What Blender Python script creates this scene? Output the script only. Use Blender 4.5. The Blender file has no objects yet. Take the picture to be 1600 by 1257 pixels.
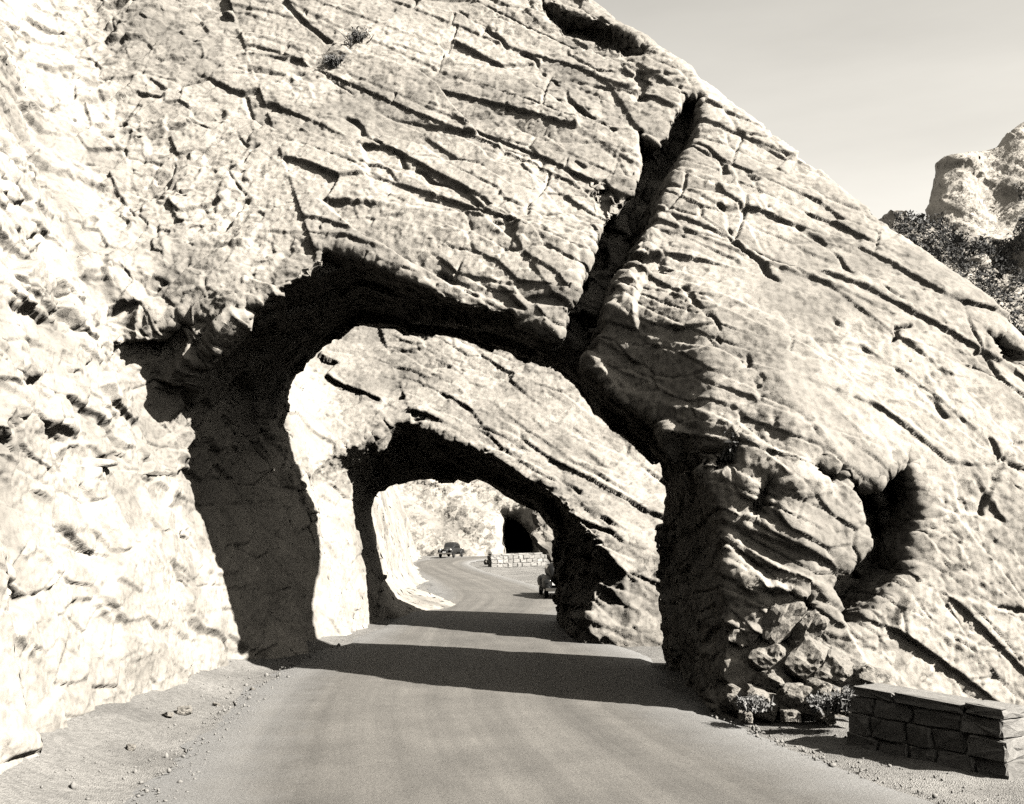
import bpy, bmesh, math, random
import numpy as np
from mathutils import Vector, Matrix

# ------------------------------------------------------------------ camera, sky, sun, exposure
scene = bpy.context.scene
C = scene.collection
PW, PH, F, HOR, EYE = 1600.0, 1257.0, 1700.0, 822.0, 3.4

cam_data = bpy.data.cameras.new("camera")
cam_data.sensor_fit = 'HORIZONTAL'
cam_data.sensor_width = 36.0
cam_data.lens = 36.0 * F / PW
cam_data.shift_y = (HOR - PH / 2) / PW          # rising front of a view camera
cam_data.clip_start = 0.1
cam_data.clip_end = 4000.0
cam = bpy.data.objects.new("camera", cam_data)
cam.location = (0, 0, EYE)
cam.rotation_euler = (math.pi / 2, 0, 0)
C.objects.link(cam)
scene.camera = cam

SUN_EL = math.radians(39.5)
SUN_AZ = math.atan2(-0.51, 1.0)                 # direction towards the sun in the x/y plane
SUN_DIR = Vector((math.cos(SUN_AZ) * math.cos(SUN_EL), math.sin(SUN_AZ) * math.cos(SUN_EL), math.sin(SUN_EL)))

world = bpy.data.worlds.new("World")
scene.world = world
world.use_nodes = True
nt = world.node_tree
nt.nodes.clear()
sky = nt.nodes.new("ShaderNodeTexSky")
sky.sky_type = 'NISHITA'
sky.sun_disc = False
sky.sun_elevation = SUN_EL
sky.sun_rotation = math.pi / 2 - SUN_AZ
sky.altitude = 2000
sky.air_density = 1.0
sky.dust_density = 0.4
sky.ozone_density = 1.0
bw = nt.nodes.new("ShaderNodeRGBToBW")           # black and white film
tc = nt.nodes.new("ShaderNodeTexCoord")
mp = nt.nodes.new("ShaderNodeMapping")
mp.inputs['Scale'].default_value = (1.5, 1.5, 7.0)
mp.inputs['Rotation'].default_value = (0.2, 0.35, 0.0)
cn = nt.nodes.new("ShaderNodeTexNoise")          # thin streaks of high cloud
cn.inputs['Scale'].default_value = 2.2
cn.inputs['Detail'].default_value = 6.0
cn.inputs['Roughness'].default_value = 0.55
cr = nt.nodes.new("ShaderNodeMapRange")
cr.inputs['From Min'].default_value = 0.35
cr.inputs['From Max'].default_value = 0.7
cr.inputs['To Min'].default_value = 0.96
cr.inputs['To Max'].default_value = 1.07
mul = nt.nodes.new("ShaderNodeMath"); mul.operation = 'MULTIPLY'
tint = nt.nodes.new("ShaderNodeMix"); tint.data_type = 'RGBA'; tint.blend_type = 'MULTIPLY'
tint.inputs['Factor'].default_value = 1.0
tint.inputs['B'].default_value = (1.0, 0.96, 0.875, 1)
bg = nt.nodes.new("ShaderNodeBackground")
bg.inputs['Strength'].default_value = 0.095
wo = nt.nodes.new("ShaderNodeOutputWorld")
L = nt.links.new
L(sky.outputs[0], bw.inputs[0])
L(tc.outputs['Generated'], mp.inputs[0]); L(mp.outputs[0], cn.inputs['Vector'])
L(cn.outputs[0], cr.inputs[0]); L(bw.outputs[0], mul.inputs[0]); L(cr.outputs[0], mul.inputs[1])
L(mul.outputs[0], tint.inputs['A']); L(tint.outputs['Result'], bg.inputs['Color'])
L(bg.outputs[0], wo.inputs[0])

sun_data = bpy.data.lights.new("sun", 'SUN')
sun_data.energy = 5.0
sun_data.angle = math.radians(0.5)
sun_data.color = (1.0, 0.97, 0.91)
sun = bpy.data.objects.new("sun", sun_data)
sun.location = SUN_DIR * 60
sun.rotation_euler = SUN_DIR.to_track_quat('Z', 'Y').to_euler()
C.objects.link(sun)

vs = scene.view_settings
vs.view_transform = 'Standard'
vs.look = 'None'
vs.gamma = 1.0
vs.use_curve_mapping = False
vs.exposure = 2.1
scene.cycles.diffuse_bounces = 0                # contrasty film: shade lit by the sky alone
scene.cycles.max_bounces = 4
scene.cycles.adaptive_threshold = 0.012
scene.cycles.use_denoising = False               # leave the fine grain of the stone

random.seed(7)
rng = np.random.default_rng(7)

# ------------------------------------------------------------------ helpers
def pix(px, py, d):
    return np.array([(px - PW / 2) / F * d, d, EYE - (py - HOR) / F * d])

def ground(px, py, z=0.0):
    return pix(px, py, (EYE - z) * F / (py - HOR))

def setp(o, label=None, cat=None, group=None, kind=None):
    for k, v in (("label", label), ("category", cat), ("group", group), ("kind", kind)):
        if v:
            o[k] = v
    return o

def link(name, me, mat=None, parent=None, loc=None):
    o = bpy.data.objects.new(name, me)
    C.objects.link(o)
    if mat is not None and me is not None and not me.materials:
        me.materials.append(mat)
    if parent is not None:
        o.parent = parent
    if loc is not None:
        o.location = loc
    return o

def mesh_np(name, v, f, smooth=True):
    """v (n,3), f (m,4) or (m,3) -> mesh"""
    me = bpy.data.meshes.new(name)
    v = np.ascontiguousarray(v, np.float32); f = np.ascontiguousarray(f, np.int32)
    k = f.shape[1]
    me.vertices.add(len(v)); me.vertices.foreach_set("co", v.ravel())
    me.loops.add(f.size); me.loops.foreach_set("vertex_index", f.ravel())
    me.polygons.add(len(f))
    me.polygons.foreach_set("loop_start", np.arange(0, f.size, k, dtype=np.int32))
    me.polygons.foreach_set("loop_total", np.full(len(f), k, np.int32))
    if smooth:
        me.polygons.foreach_set("use_smooth", np.ones(len(f), bool))
    me.update(calc_edges=True)
    return me

# ---- noise on arrays of points
def _h(ix, iy, iz, seed):
    h = (ix.astype(np.uint32) * np.uint32(374761393) + iy.astype(np.uint32) * np.uint32(668265263)
         + iz.astype(np.uint32) * np.uint32(2147483647 - 1274126177) + np.uint32((seed * 974634777) & 0xffffffff))
    h ^= h >> np.uint32(13); h *= np.uint32(1274126177); h ^= h >> np.uint32(16)
    h *= np.uint32(2246822519); h ^= h >> np.uint32(15)
    return h

def _r(h):
    return (h & np.uint32(0xffffff)).astype(np.float32) / np.float32(0xffffff)

def vnoise(p, seed=0):
    q = np.floor(p); fr = (p - q).astype(np.float32); q = q.astype(np.int64)
    w = fr * fr * fr * (fr * (fr * 6 - 15) + 10)
    out = np.zeros(len(p), np.float32)
    for dx in (0, 1):
        wx = w[:, 0] if dx else 1 - w[:, 0]
        for dy in (0, 1):
            wy = w[:, 1] if dy else 1 - w[:, 1]
            for dz in (0, 1):
                wz = w[:, 2] if dz else 1 - w[:, 2]
                out += wx * wy * wz * _r(_h(q[:, 0] + dx, q[:, 1] + dy, q[:, 2] + dz, seed))
    return out * 2 - 1

def fbm(p, octs=4, seed=0, gain=0.5, lac=2.03):
    a, s, out = 1.0, 1.0, 0
    for i in range(octs):
        out = out + a * vnoise(p * s + i * 17.3, seed + i)
        a *= gain; s *= lac
    return out

def facets(p, seed=0, slope=1.0, tilt=1.0, soft=0.15):
    """broken-stone noise: every cell is a tilted facet; returns offset and distance-to-border"""
    q = np.floor(p - 0.5).astype(np.int64)
    d1 = np.full(len(p), 9e9, np.float32); d2 = d1.copy(); o1 = np.zeros(len(p), np.float32); o2 = o1.copy()
    for dx in (0, 1):
        for dy in (0, 1):
            for dz in (0, 1):
                ix, iy, iz = q[:, 0] + dx, q[:, 1] + dy, q[:, 2] + dz
                h = _h(ix, iy, iz, seed)
                j = np.stack([_r(h), _r(h * np.uint32(2654435761) >> np.uint32(4)), _r(h * np.uint32(40503) ^ (h >> np.uint32(7)))], 1)
                c = np.stack([ix, iy, iz], 1) + 0.5 + (j - 0.5) * 0.85
                e = (p - c).astype(np.float32)
                d = (e * e).sum(1)
                o = (_r(h ^ np.uint32(0x5bd1e995)) - 0.5) * 2 * slope + (e * (j[:, [1, 2, 0]] - 0.5)).sum(1) * 2 * tilt
                m = d < d1; k = ~m & (d < d2)
                o2 = np.where(m, o1, np.where(k, o, o2)); d2 = np.where(m, d1, np.where(k, d, d2))
                o1 = np.where(m, o, o1); d1 = np.where(m, d, d1)
    b = np.sqrt(d2) - np.sqrt(d1)
    w = 0.5 * np.clip(1 - b / soft, 0, 1)
    return (o1 * (1 - w) + o2 * w).astype(np.float32), b.astype(np.float32)

def smin(a, b, k):
    h = np.clip(0.5 + 0.5 * (b - a) / k, 0, 1)
    return b + (a - b) * h - k * h * (1 - h)

def smax(a, b, k):
    return -smin(-a, -b, k)

def sstep(a, b, x):
    t = np.clip((x - a) / (b - a), 0, 1)
    return t * t * (3 - 2 * t)

def poly_sd(x, y, poly):
    """signed distance to a polygon, negative inside; x, y any shape"""
    poly = np.asarray(poly, np.float32)
    d = np.full(x.shape, 1e9, np.float32); ins = np.zeros(x.shape, bool)
    n = len(poly)
    for i in range(n):
        ax, ay = poly[i]; bx, by = poly[(i + 1) % n]
        ex, ey = bx - ax, by - ay
        t = np.clip(((x - ax) * ex + (y - ay) * ey) / max(ex * ex + ey * ey, 1e-9), 0, 1)
        d = np.minimum(d, (x - ax - t * ex) ** 2 + (y - ay - t * ey) ** 2)
        if abs(ey) > 1e-9:
            c = (ay > y) != (by > y)
            ins ^= c & (x < (y - ay) / ey * ex + ax)
    d = np.sqrt(d)
    return np.where(ins, -d, d)

def surface_nets(val, org, res):
    """val < 0 inside; quads in world space"""
    val = val.copy()
    for ax in range(3):                                   # close at the borders
        sl = [slice(None)] * 3
        for e in (0, -1):
            sl[ax] = e
            val[tuple(sl)] = np.maximum(val[tuple(sl)], 0.3 * res)
    s = (val < 0)
    nx, ny, nz = val.shape
    cnt = np.zeros((nx - 1, ny - 1, nz - 1), np.uint8)
    for i in (0, 1):
        for j in (0, 1):
            for k in (0, 1):
                cnt += s[i:nx - 1 + i, j:ny - 1 + j, k:nz - 1 + k]
    act = (cnt > 0) & (cnt < 8)
    idx = np.full(cnt.shape, -1, np.int32)
    I, J, K = np.nonzero(act)
    n = len(I)
    idx[I, J, K] = np.arange(n, dtype=np.int32)
    acc = np.zeros((n, 3), np.float32); num = np.zeros(n, np.float32)
    cor = [(0, 0, 0), (1, 0, 0), (0, 1, 0), (1, 1, 0), (0, 0, 1), (1, 0, 1), (0, 1, 1), (1, 1, 1)]
    cv = [val[I + a, J + b, K + c] for a, b, c in cor]
    for a in range(8):
        for b in range(a + 1, 8):
            df = [cor[b][t] - cor[a][t] for t in range(3)]
            if sum(abs(t) for t in df) != 1:
                continue
            va, vb = cv[a], cv[b]
            m = (va < 0) != (vb < 0)
            t = np.where(m, va / np.where(m, va - vb, 1), 0)
            for ax in range(3):
                acc[:, ax] += np.where(m, cor[a][ax] + t * df[ax], 0)
            num += m
    v = (np.stack([I, J, K], 1) + acc / num[:, None]) * res + np.asarray(org, np.float32)
    quads = []
    for ax in range(3):
        a = [slice(1, -1)] * 3; b = [slice(1, -1)] * 3
        a[ax] = slice(0, -1); b[ax] = slice(1, None)
        sa, sb = s[tuple(a)], s[tuple(b)]
        u, w = [t for t in range(3) if t != ax]
        off = [0, 0, 0]; off[u] = 1; off[w] = 1
        P = np.stack(np.nonzero(sa != sb), 1)
        flip = sa[P[:, 0], P[:, 1], P[:, 2]]
        P = P + np.array(off)
        def cell(du, dw):
            Q = P.copy(); Q[:, u] += du - 1; Q[:, w] += dw - 1
            return idx[Q[:, 0], Q[:, 1], Q[:, 2]]
        q = np.stack([cell(0, 0), cell(1, 0), cell(1, 1), cell(0, 1)], 1)
        if ax == 1:
            flip = ~flip
        q[~flip] = q[~flip][:, ::-1]
        quads.append(q)
    return v, np.concatenate(quads)

def vnormals(v, f):
    a, b, c, d = v[f[:, 0]], v[f[:, 1]], v[f[:, 2]], v[f[:, 3]]
    n = np.cross(c - a, d - b)
    out = np.zeros_like(v)
    for k in range(4):
        for ax in range(3):
            out[:, ax] += np.bincount(f[:, k], n[:, ax], len(v))
    return out / np.maximum(np.linalg.norm(out, axis=1, keepdims=True), 1e-9)

def relax(v, f, it=1, k=0.5):
    for _ in range(it):
        acc = np.zeros_like(v); num = np.zeros(len(v))
        for a in range(4):
            b = (a + 1) % 4
            for ax in range(3):
                acc[:, ax] += np.bincount(f[:, a], v[f[:, b], ax], len(v)) + np.bincount(f[:, b], v[f[:, a], ax], len(v))
            num += np.bincount(f[:, a], minlength=len(v)) + np.bincount(f[:, b], minlength=len(v))
        v = v + (acc / np.maximum(num, 1)[:, None] - v) * k
    return v

def subdivide(v, f, sel):
    """1 -> 4 split of the selected quads; edge points shared"""
    fs = f[sel]; n0 = len(v)
    e = np.concatenate([np.stack([fs[:, k], fs[:, (k + 1) % 4]], 1) for k in range(4)])
    es = np.sort(e, 1)
    key = es[:, 0].astype(np.int64) * n0 + es[:, 1]
    uk, inv = np.unique(key, return_inverse=True)
    ev = 0.5 * (v[uk // n0] + v[uk % n0])
    fc = v[fs].mean(1)
    m = len(fs)
    E = [n0 + inv[k * m:(k + 1) * m] for k in range(4)]
    c = n0 + len(uk) + np.arange(m)
    nf = np.concatenate([np.stack([fs[:, k], E[k], c, E[(k + 3) % 4]], 1) for k in range(4)])
    # corner, edge after, centre, edge before
    return np.concatenate([v, ev, fc]), np.concatenate([f[~sel], nf])

def in_view(v, f, margin=60, cell=6.0, tol=0.35):
    """faces worth refining: towards the camera, in the frame and not far behind the nearest surface"""
    c = v[f].mean(1)
    d = np.maximum(c[:, 1], 0.5)
    px = c[:, 0] / d * F + PW / 2; py = HOR - (c[:, 2] - EYE) / d * F
    n = np.cross(v[f[:, 2]] - v[f[:, 0]], v[f[:, 3]] - v[f[:, 1]])
    facing = (n * (np.array([0, 0, EYE]) - c)).sum(1) > -0.1 * np.linalg.norm(n, axis=1) * np.linalg.norm(c, axis=1)
    ok = facing & (px > -margin) & (px < PW + margin) & (py > -margin) & (py < PH + margin) & (c[:, 1] > 1)
    W = int((PW + 2 * margin) / cell) + 1; Hh = int((PH + 2 * margin) / cell) + 1
    zb = np.full(W * Hh, 1e9)
    k = (((px + margin) / cell).astype(int).clip(0, W - 1) * Hh + ((py + margin) / cell).astype(int).clip(0, Hh - 1))
    np.minimum.at(zb, k[ok], d[ok])
    return ok & (d < zb[k] + tol)

# ------------------------------------------------------------------ materials
def mat_new(name):
    m = bpy.data.materials.new(name); m.use_nodes = True
    n = m.node_tree; n.nodes.clear()
    out = n.nodes.new("ShaderNodeOutputMaterial")
    b = n.nodes.new("ShaderNodeBsdfPrincipled")
    n.links.new(b.outputs[0], out.inputs[0])
    b.inputs['Roughness'].default_value = 0.9
    b.inputs['Specular IOR Level'].default_value = 0.2
    return m, n, b

WARM = (1.0, 0.976, 0.94)
def grey(v):
    return (v * WARM[0], v * WARM[1], v * WARM[2], 1.0)

def noise_node(n, vec, scale, detail=6, rough=0.6, dist=0.0):
    t = n.nodes.new("ShaderNodeTexNoise")
    t.inputs['Scale'].default_value = scale; t.inputs['Detail'].default_value = detail
    t.inputs['Roughness'].default_value = rough; t.inputs['Distortion'].default_value = dist
    n.links.new(vec, t.inputs['Vector'])
    return t.outputs[0]

def ramp(n, fac, stops):
    r = n.nodes.new("ShaderNodeValToRGB")
    el = r.color_ramp.elements
    while len(el) < len(stops):
        el.new(0.5)
    for e, (p, v) in zip(el, stops):
        e.position = p; e.color = grey(v) if not isinstance(v, tuple) else v
    n.links.new(fac, r.inputs[0])
    return r.outputs[0]

def mixc(n, a, b, fac, mode='MIX'):
    m = n.nodes.new("ShaderNodeMix"); m.data_type = 'RGBA'; m.blend_type = mode
    for sock, val in ((m.inputs['Factor'], fac), (m.inputs['A'], a), (m.inputs['B'], b)):
        if isinstance(val, (int, float)):
            sock.default_value = val
        elif isinstance(val, tuple):
            sock.default_value = val
        else:
            n.links.new(val, sock)
    return m.outputs['Result']

def rock_mat(name, lo=0.175, mid=0.225, hi=0.255, scale=1.0, bump=0.36, rot=(0.0, -0.72, 0.0)):
    m, n, b = mat_new(name)
    tc = n.nodes.new("ShaderNodeTexCoord")
    mp = n.nodes.new("ShaderNodeMapping")
    m0 = n.nodes.new("ShaderNodeMapping"); m0.inputs['Rotation'].default_value = rot
    n.links.new(tc.outputs['Object'], m0.inputs[0])
    mp.inputs['Scale'].default_value = (0.5 * scale, 0.6 * scale, 1.25 * scale)
    n.links.new(m0.outputs[0], mp.inputs[0])
    big = noise_node(n, tc.outputs['Object'], 0.28 * scale, 3, 0.6)
    streak = noise_node(n, mp.outputs[0], 1.1, 5, 0.65)
    fine = noise_node(n, tc.outputs['Object'], 6.0 * scale, 4, 0.72)
    c1 = ramp(n, streak, [(0.3, lo), (0.5, mid), (0.72, hi)])
    c2 = ramp(n, big, [(0.36, 0.62), (0.5, 1.0), (0.7, 1.05)])
    c = mixc(n, c1, c2, 0.8, 'MULTIPLY')
    st = noise_node(n, mp.outputs[0], 0.5, 5, 0.62)               # weather stains
    c = mixc(n, c, ramp(n, st, [(0.54, 1.0), (0.68, 0.7), (0.8, 0.55)]), 0.9, 'MULTIPLY')
    c3 = ramp(n, fine, [(0.3, 0.72), (0.48, 1.0), (0.75, 1.08)])
    c = mixc(n, c, c3, 0.75, 'MULTIPLY')
    n.links.new(c, b.inputs['Base Color'])
    hn = n.nodes.new("ShaderNodeMath"); hn.operation = 'MULTIPLY'; hn.inputs[1].default_value = 0.55
    n.links.new(noise_node(n, tc.outputs['Object'], 5.0 * scale, 7, 0.8), hn.inputs[0])
    hsum = hn.outputs[0]
    for vec, sc, amt in ((tc.outputs['Object'], 3.6 * scale, 0.7), (tc.outputs['Object'], 10.0 * scale, 0.6)):
        v2 = n.nodes.new("ShaderNodeTexVoronoi"); v2.inputs['Scale'].default_value = sc
        n.links.new(vec, v2.inputs['Vector'])
        df = n.nodes.new("ShaderNodeVectorMath"); df.operation = 'SUBTRACT'
        n.links.new(vec, df.inputs[0]); n.links.new(v2.outputs['Position'], df.inputs[1])
        rc = n.nodes.new("ShaderNodeVectorMath"); rc.operation = 'SUBTRACT'; rc.inputs[1].default_value = (0.5, 0.5, 0.5)
        n.links.new(v2.outputs['Color'], rc.inputs[0])
        dt = n.nodes.new("ShaderNodeVectorMath"); dt.operation = 'DOT_PRODUCT'
        n.links.new(df.outputs[0], dt.inputs[0]); n.links.new(rc.outputs[0], dt.inputs[1])
        ml = n.nodes.new("ShaderNodeMath"); ml.operation = 'MULTIPLY_ADD'; ml.inputs[1].default_value = amt * 11.0
        n.links.new(dt.outputs['Value'], ml.inputs[0]); n.links.new(hsum, ml.inputs[2])
        hsum = ml.outputs[0]
    b1 = n.nodes.new("ShaderNodeBump"); b1.inputs['Strength'].default_value = bump; b1.inputs['Distance'].default_value = 0.16 / scale
    n.links.new(hsum, b1.inputs['Height'])
    n.links.new(b1.outputs[0], b.inputs['Normal'])
    b.inputs['Roughness'].default_value = 0.95
    return m

M_ROCK = rock_mat("limestone")
M_ROCK_FAR = rock_mat("far_limestone", scale=0.35, bump=0.4)

# ------------------------------------------------------------------ the near cliff: fields
I = np.interp

def xw(y, z):
    """left road cut: solid for x < xw"""
    base = I(y, [0, 7, 13, 20, 26, 31, 34, 40, 50, 60, 74, 100, 118], [-6.4, -6.4, -6.4, -6.7, -7.0, -6.3, -5.5, -4.8, -5.4, -6.0, -6.6, -9.8, -11])
    return base - I(z, [-4, 0, 4, 8, 14, 24], [-0.8, 0, 0.8, 2.2, 4.6, 9.5])

def yf(x, z):
    lo = I(x, [-16, -7, -4, 0, 2.6, 3.8, 5.2, 8, 12, 18], [27, 26, 25.3, 24.0, 21.8, 19.8, 19.4, 20.1, 21, 22.5])
    hi = I(x, [-16, -7, 4, 12, 18], [24.0, 23.0, 21.6, 21.9, 23.5])
    w = sstep(4.0, 9.5, z)
    return lo + (hi - lo) * w + I(z, [-6, 0, 8, 24], [-0.8, 0, 0.7, 10.8]) * I(x, [-10, -2, 4, 12], [0.9, 1.0, 1.0, 0.9])

# ridge plane: seen edge-on as the skyline of the fin
RP1, RP2 = pix(950, 0, 28.0), pix(1600, 552, 22.6)
_t = RP2 - RP1
RN = np.cross(_t, np.array([0, 1.0, -0.12])); RN /= np.linalg.norm(RN)
if RN[2] < 0: RN = -RN

def top1(x, y, z):
    return (x - RP1[0]) * RN[0] + (y - RP1[1]) * RN[1] + (z - RP1[2]) * RN[2]

def yb(x, z):
    b = I(x, [-12, -5.6, 2, 4, 6, 9, 14], [31.6, 30.2, 28.0, 27.1, 25.4, 24.3, 24]) + 0.25 * np.maximum(z, 0) * I(x, [-4, 2], [1, 0])
    thick = 1.8 + 1.6 * np.exp(-((x - 3.6 - 0.5 * (z - 11)) / 1.5) ** 2)      # ribbed behind the cleft
    return np.maximum(b, yf(x, z) + thick)

def field1(x, y, z):
    fin = smax(smax((yf(x, z) - y) * 0.85, top1(x, y, z), 0.5), (y - yb(x, z)) * 0.9, 0.4)
    left = (x - xw(y, z)) * 0.93
    tal = (x - xw(y, z * 0) + 1.1 * z - I(y, [6, 13, 20, 25, 27], [-0.6, -0.2, 0.5, 0.4, 0.0])) * 0.65
    return smin(smin(fin, left, 1.6), tal, 0.4)

def hit(px, py, fld, d0=8.0, d1=60.0):
    d = np.arange(d0, d1, 0.1)
    x = (px - PW / 2) / F * d; z = EYE - (py - HOR) / F * d
    v = fld(x, d, z)
    i = np.argmax(v < 0)
    if v[i] >= 0:
        return None
    return pix(px, py, d[i] - 0.1 * v[i] / (v[i] - v[i - 1]) if i else d[i])

# tunnel through the near fin: outline at the mouth and at the far end
front_px = [(352, 1060), (345, 985), (325, 870), (300, 790), (290, 725), (290, 670), (288, 610), (305, 555), (352, 505), (420, 462),
            (500, 420), (552, 398), (640, 440), (725, 480), (800, 498), (880, 530), (925, 570), (985, 630), (1045, 660), (1085, 720), (1130, 800),
            (1136, 870), (1130, 1000), (1126, 1130)]
back_px = [(492, 1030, 30.2), (470, 940, 30.6), (445, 800, 31.2), (430, 690, 31.8), (440, 640, 32.2), (470, 590, 32.6), (510, 545, 33.0), (560, 510, 33.0),
           (640, 520, 32.2), (720, 530, 31.6), (800, 560, 31.0), (870, 590, 30.3), (930, 640, 29.6), (1000, 690, 28.8), (1036, 725, 28.4), (1040, 850, 28.0),
           (1038, 950, 28.0), (1040, 1040, 27.8)]
def prof(pts):
    p = np.array(pts)
    return np.vstack([p, [p[-1, 0], -3.0], [p[0, 0], -3.0]])
fr3 = np.array([hit(a, b, lambda x, y, z: yf(x, z) - y) for a, b in front_px])
bk3 = np.array([hit(a, b, lambda x, y, z: yb(x, z) - y) for a, b, _ in back_px])
FRONT1, BACK1 = prof(fr3[:, [0, 2]]), prof(bk3[:, [0, 2]])

def tunnel1(x, y, z):
    a = poly_sd(x, z, FRONT1); b = poly_sd(x, z, BACK1)
    t = np.clip((y - yf(x, z) - 0.3) / np.maximum(yb(x, z) - yf(x, z) - 0.6, 1.0), 0, 1)
    d = a * (1 - t) + b * t
    return np.maximum(d, np.maximum(13.0 - y, y - 34.0))

# slots and clefts seen in the face, each a real cut of its own depth
CUTS = [  # outline, depth, sideways lean of the cut
    ([(1086, 108), (1100, 150), (1097, 185), (1079, 235), (1045, 290), (1013, 360), (990, 410), (964, 470), (937, 545), (905, 580), (876, 525), (903, 440), (922, 390),
      (952, 348), (985, 312), (1004, 268), (997, 205), (1022, 225), (1045, 215), (1056, 185), (1070, 150)], 2.6, 0.12),
    ([(1410, 722), (1440, 780), (1432, 835), (1414, 878), (1420, 900), (1360, 955), (1325, 985), (1303, 925), (1332, 880), (1362, 850), (1344, 800), (1342, 768), (1375, 755)], 1.9, 0.05),
    ([(1195, 748), (1212, 755), (1207, 800), (1192, 812), (1177, 802), (1185, 765)], 0.5, 0.5),
    ([(1145, 690), (1162, 688), (1158, 730), (1135, 742), (1120, 736)], 0.6, 0.4),
    ([(848, -4), (885, 18), (930, 32), (975, 48), (1020, 80), (1010, 92), (975, 80), (935, 62), (895, 50), (862, 24)], 0.8, -0.3),
    ([(1145, 138), (1170, 143), (1198, 166), (1182, 168)], 0.5, 0.0),
    ([(1198, 1012), (1235, 950), (1262, 925), (1278, 950), (1248, 1002), (1225, 1040)], 0.9, 0.5),
    ([(1330, 752), (1345, 752), (1352, 775), (1335, 780)], 0.35, 0.2),
    ([(1275, 725), (1310, 748), (1305, 757), (1270, 738)], 0.35, 0.0),
    ([(930, 480), (950, 470), (945, 530), (925, 545)], 0.6, 0.4),
    ([(940, 285), (948, 300), (955, 330), (948, 332), (938, 310)], 0.25, 0.3),
    ([(1000, 112), (1012, 125), (1008, 160), (998, 150)], 0.25, 0.3),
    ([(1540, 530), (1560, 525), (1600, 560), (1600, 580), (1560, 570)], 0.4, 0.1),
    # left shoulder of the arch: broken overhanging slabs
    ([(258, 520), (275, 508), (318, 494), (330, 505), (300, 530), (270, 540), (255, 550)], 0.4, -0.6),
    ([(400, 495), (430, 470), (480, 455), (545, 432), (545, 452), (470, 480), (420, 505), (375, 520)], 0.9, -0.6),
    ([(300, 560), (350, 530), (430, 520), (470, 505), (460, 530), (380, 552), (340, 565)], 0.5, -0.6),
    ([(505, 395), (545, 398), (560, 425), (520, 425)], 0.7, -0.4),
]
CRACKS = [  # polylines in the face, width (m), depth (m)
    ([(20, 560), (60, 590), (130, 580), (170, 560)], 0.05, 0.16), ([(60, 820), (100, 790), (130, 740), (140, 700)], 0.05, 0.16), ([(170, 930), (210, 880), (230, 820)], 0.04, 0.14),
    ([(20, 720), (70, 700), (120, 705)], 0.05, 0.16), ([(230, 1010), (260, 950), (262, 900)], 0.04, 0.14), ([(30, 480), (90, 450), (150, 455)], 0.05, 0.16), ([(60, 960), (110, 930), (160, 935)], 0.04, 0.14),
    ([(0, 640), (50, 660), (110, 650)], 0.05, 0.16), ([(110, 240), (180, 250), (250, 270)], 0.05, 0.18), ([(240, 60), (300, 110), (380, 130)], 0.05, 0.18), ([(420, 120), (470, 110), (540, 70)], 0.06, 0.2),
    ([(1105, 310), (1128, 338), (1145, 384), (1200, 425), (1260, 482), (1330, 540), (1385, 580), (1440, 625), (1475, 660)], 0.07, 0.30),
    ([(715, 15), (760, 45), (800, 70), (850, 108), (875, 130), (905, 168), (960, 205), (1000, 245)], 0.07, 0.28),
    ([(990, 383), (1020, 400), (1052, 424)], 0.06, 0.25),
    ([(1070, 450), (1100, 490), (1142, 525)], 0.06, 0.22),
    ([(438, 312), (470, 322), (490, 335), (530, 345), (560, 340), (600, 360), (612, 380), (650, 395), (690, 425), (740, 455)], 0.08, 0.3),
    ([(505, 165), (560, 195), (600, 225), (660, 262), (720, 300), (760, 325), (800, 350)], 0.06, 0.18),
    ([(895, 250), (925, 275), (975, 320)], 0.06, 0.25),
    ([(740, 320), (745, 345), (735, 375), (722, 400), (705, 428)], 0.05, 0.18),
    ([(790, 95), (800, 130), (785, 150), (798, 175)], 0.05, 0.15),
    ([(1235, 700), (1290, 743), (1345, 775)], 0.08, 0.25),
    ([(1530, 800), (1552, 750), (1575, 710), (1600, 690)], 0.08, 0.2),
    ([(1495, 640), (1540, 690), (1555, 720)], 0.05, 0.18),
    ([(255, 445), (272, 430), (290, 400), (330, 375), (365, 330), (375, 310)], 0.09, 0.3),
    ([(325, 272), (362, 252), (385, 235), (412, 215)], 0.07, 0.25),
    ([(75, 200), (60, 250), (30, 280)], 0.06, 0.15),
    ([(85, 285), (130, 295), (200, 290), (280, 300)], 0.07, 0.25),
    ([(0, 365), (60, 370), (110, 365), (160, 340), (180, 322)], 0.08, 0.25),
    ([(70, 195), (110, 185), (160, 205), (210, 215)], 0.06, 0.2),
    ([(180, 35), (185, 62), (220, 70)], 0.06, 0.2),
    ([(170, 500), (210, 475), (250, 455)], 0.06, 0.2),
    ([(1185, 640), (1215, 600), (1240, 575), (1260, 520)], 0.05, 0.14),
    ([(1100, 545), (1120, 530), (1150, 550), (1190, 610)], 0.06, 0.2),
    ([(1340, 390), (1360, 360), (1380, 340), (1420, 380), (1460, 415)], 0.06, 0.16),
    ([(1390, 550), (1395, 520), (1420, 515)], 0.06, 0.2),
    ([(1520, 570), (1545, 530), (1550, 520)], 0.07, 0.25),
    ([(1040, 118), (1070, 150), (1085, 170)], 0.06, 0.15),
    ([(1090, 230), (1110, 240), (1135, 280)], 0.07, 0.2),
    ([(1200, 330), (1260, 370), (1330, 430), (1400, 480)], 0.05, 0.15),
    ([(1250, 230), (1330, 300), (1400, 360), (1480, 430), (1560, 490)], 0.06, 0.18),
]

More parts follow.
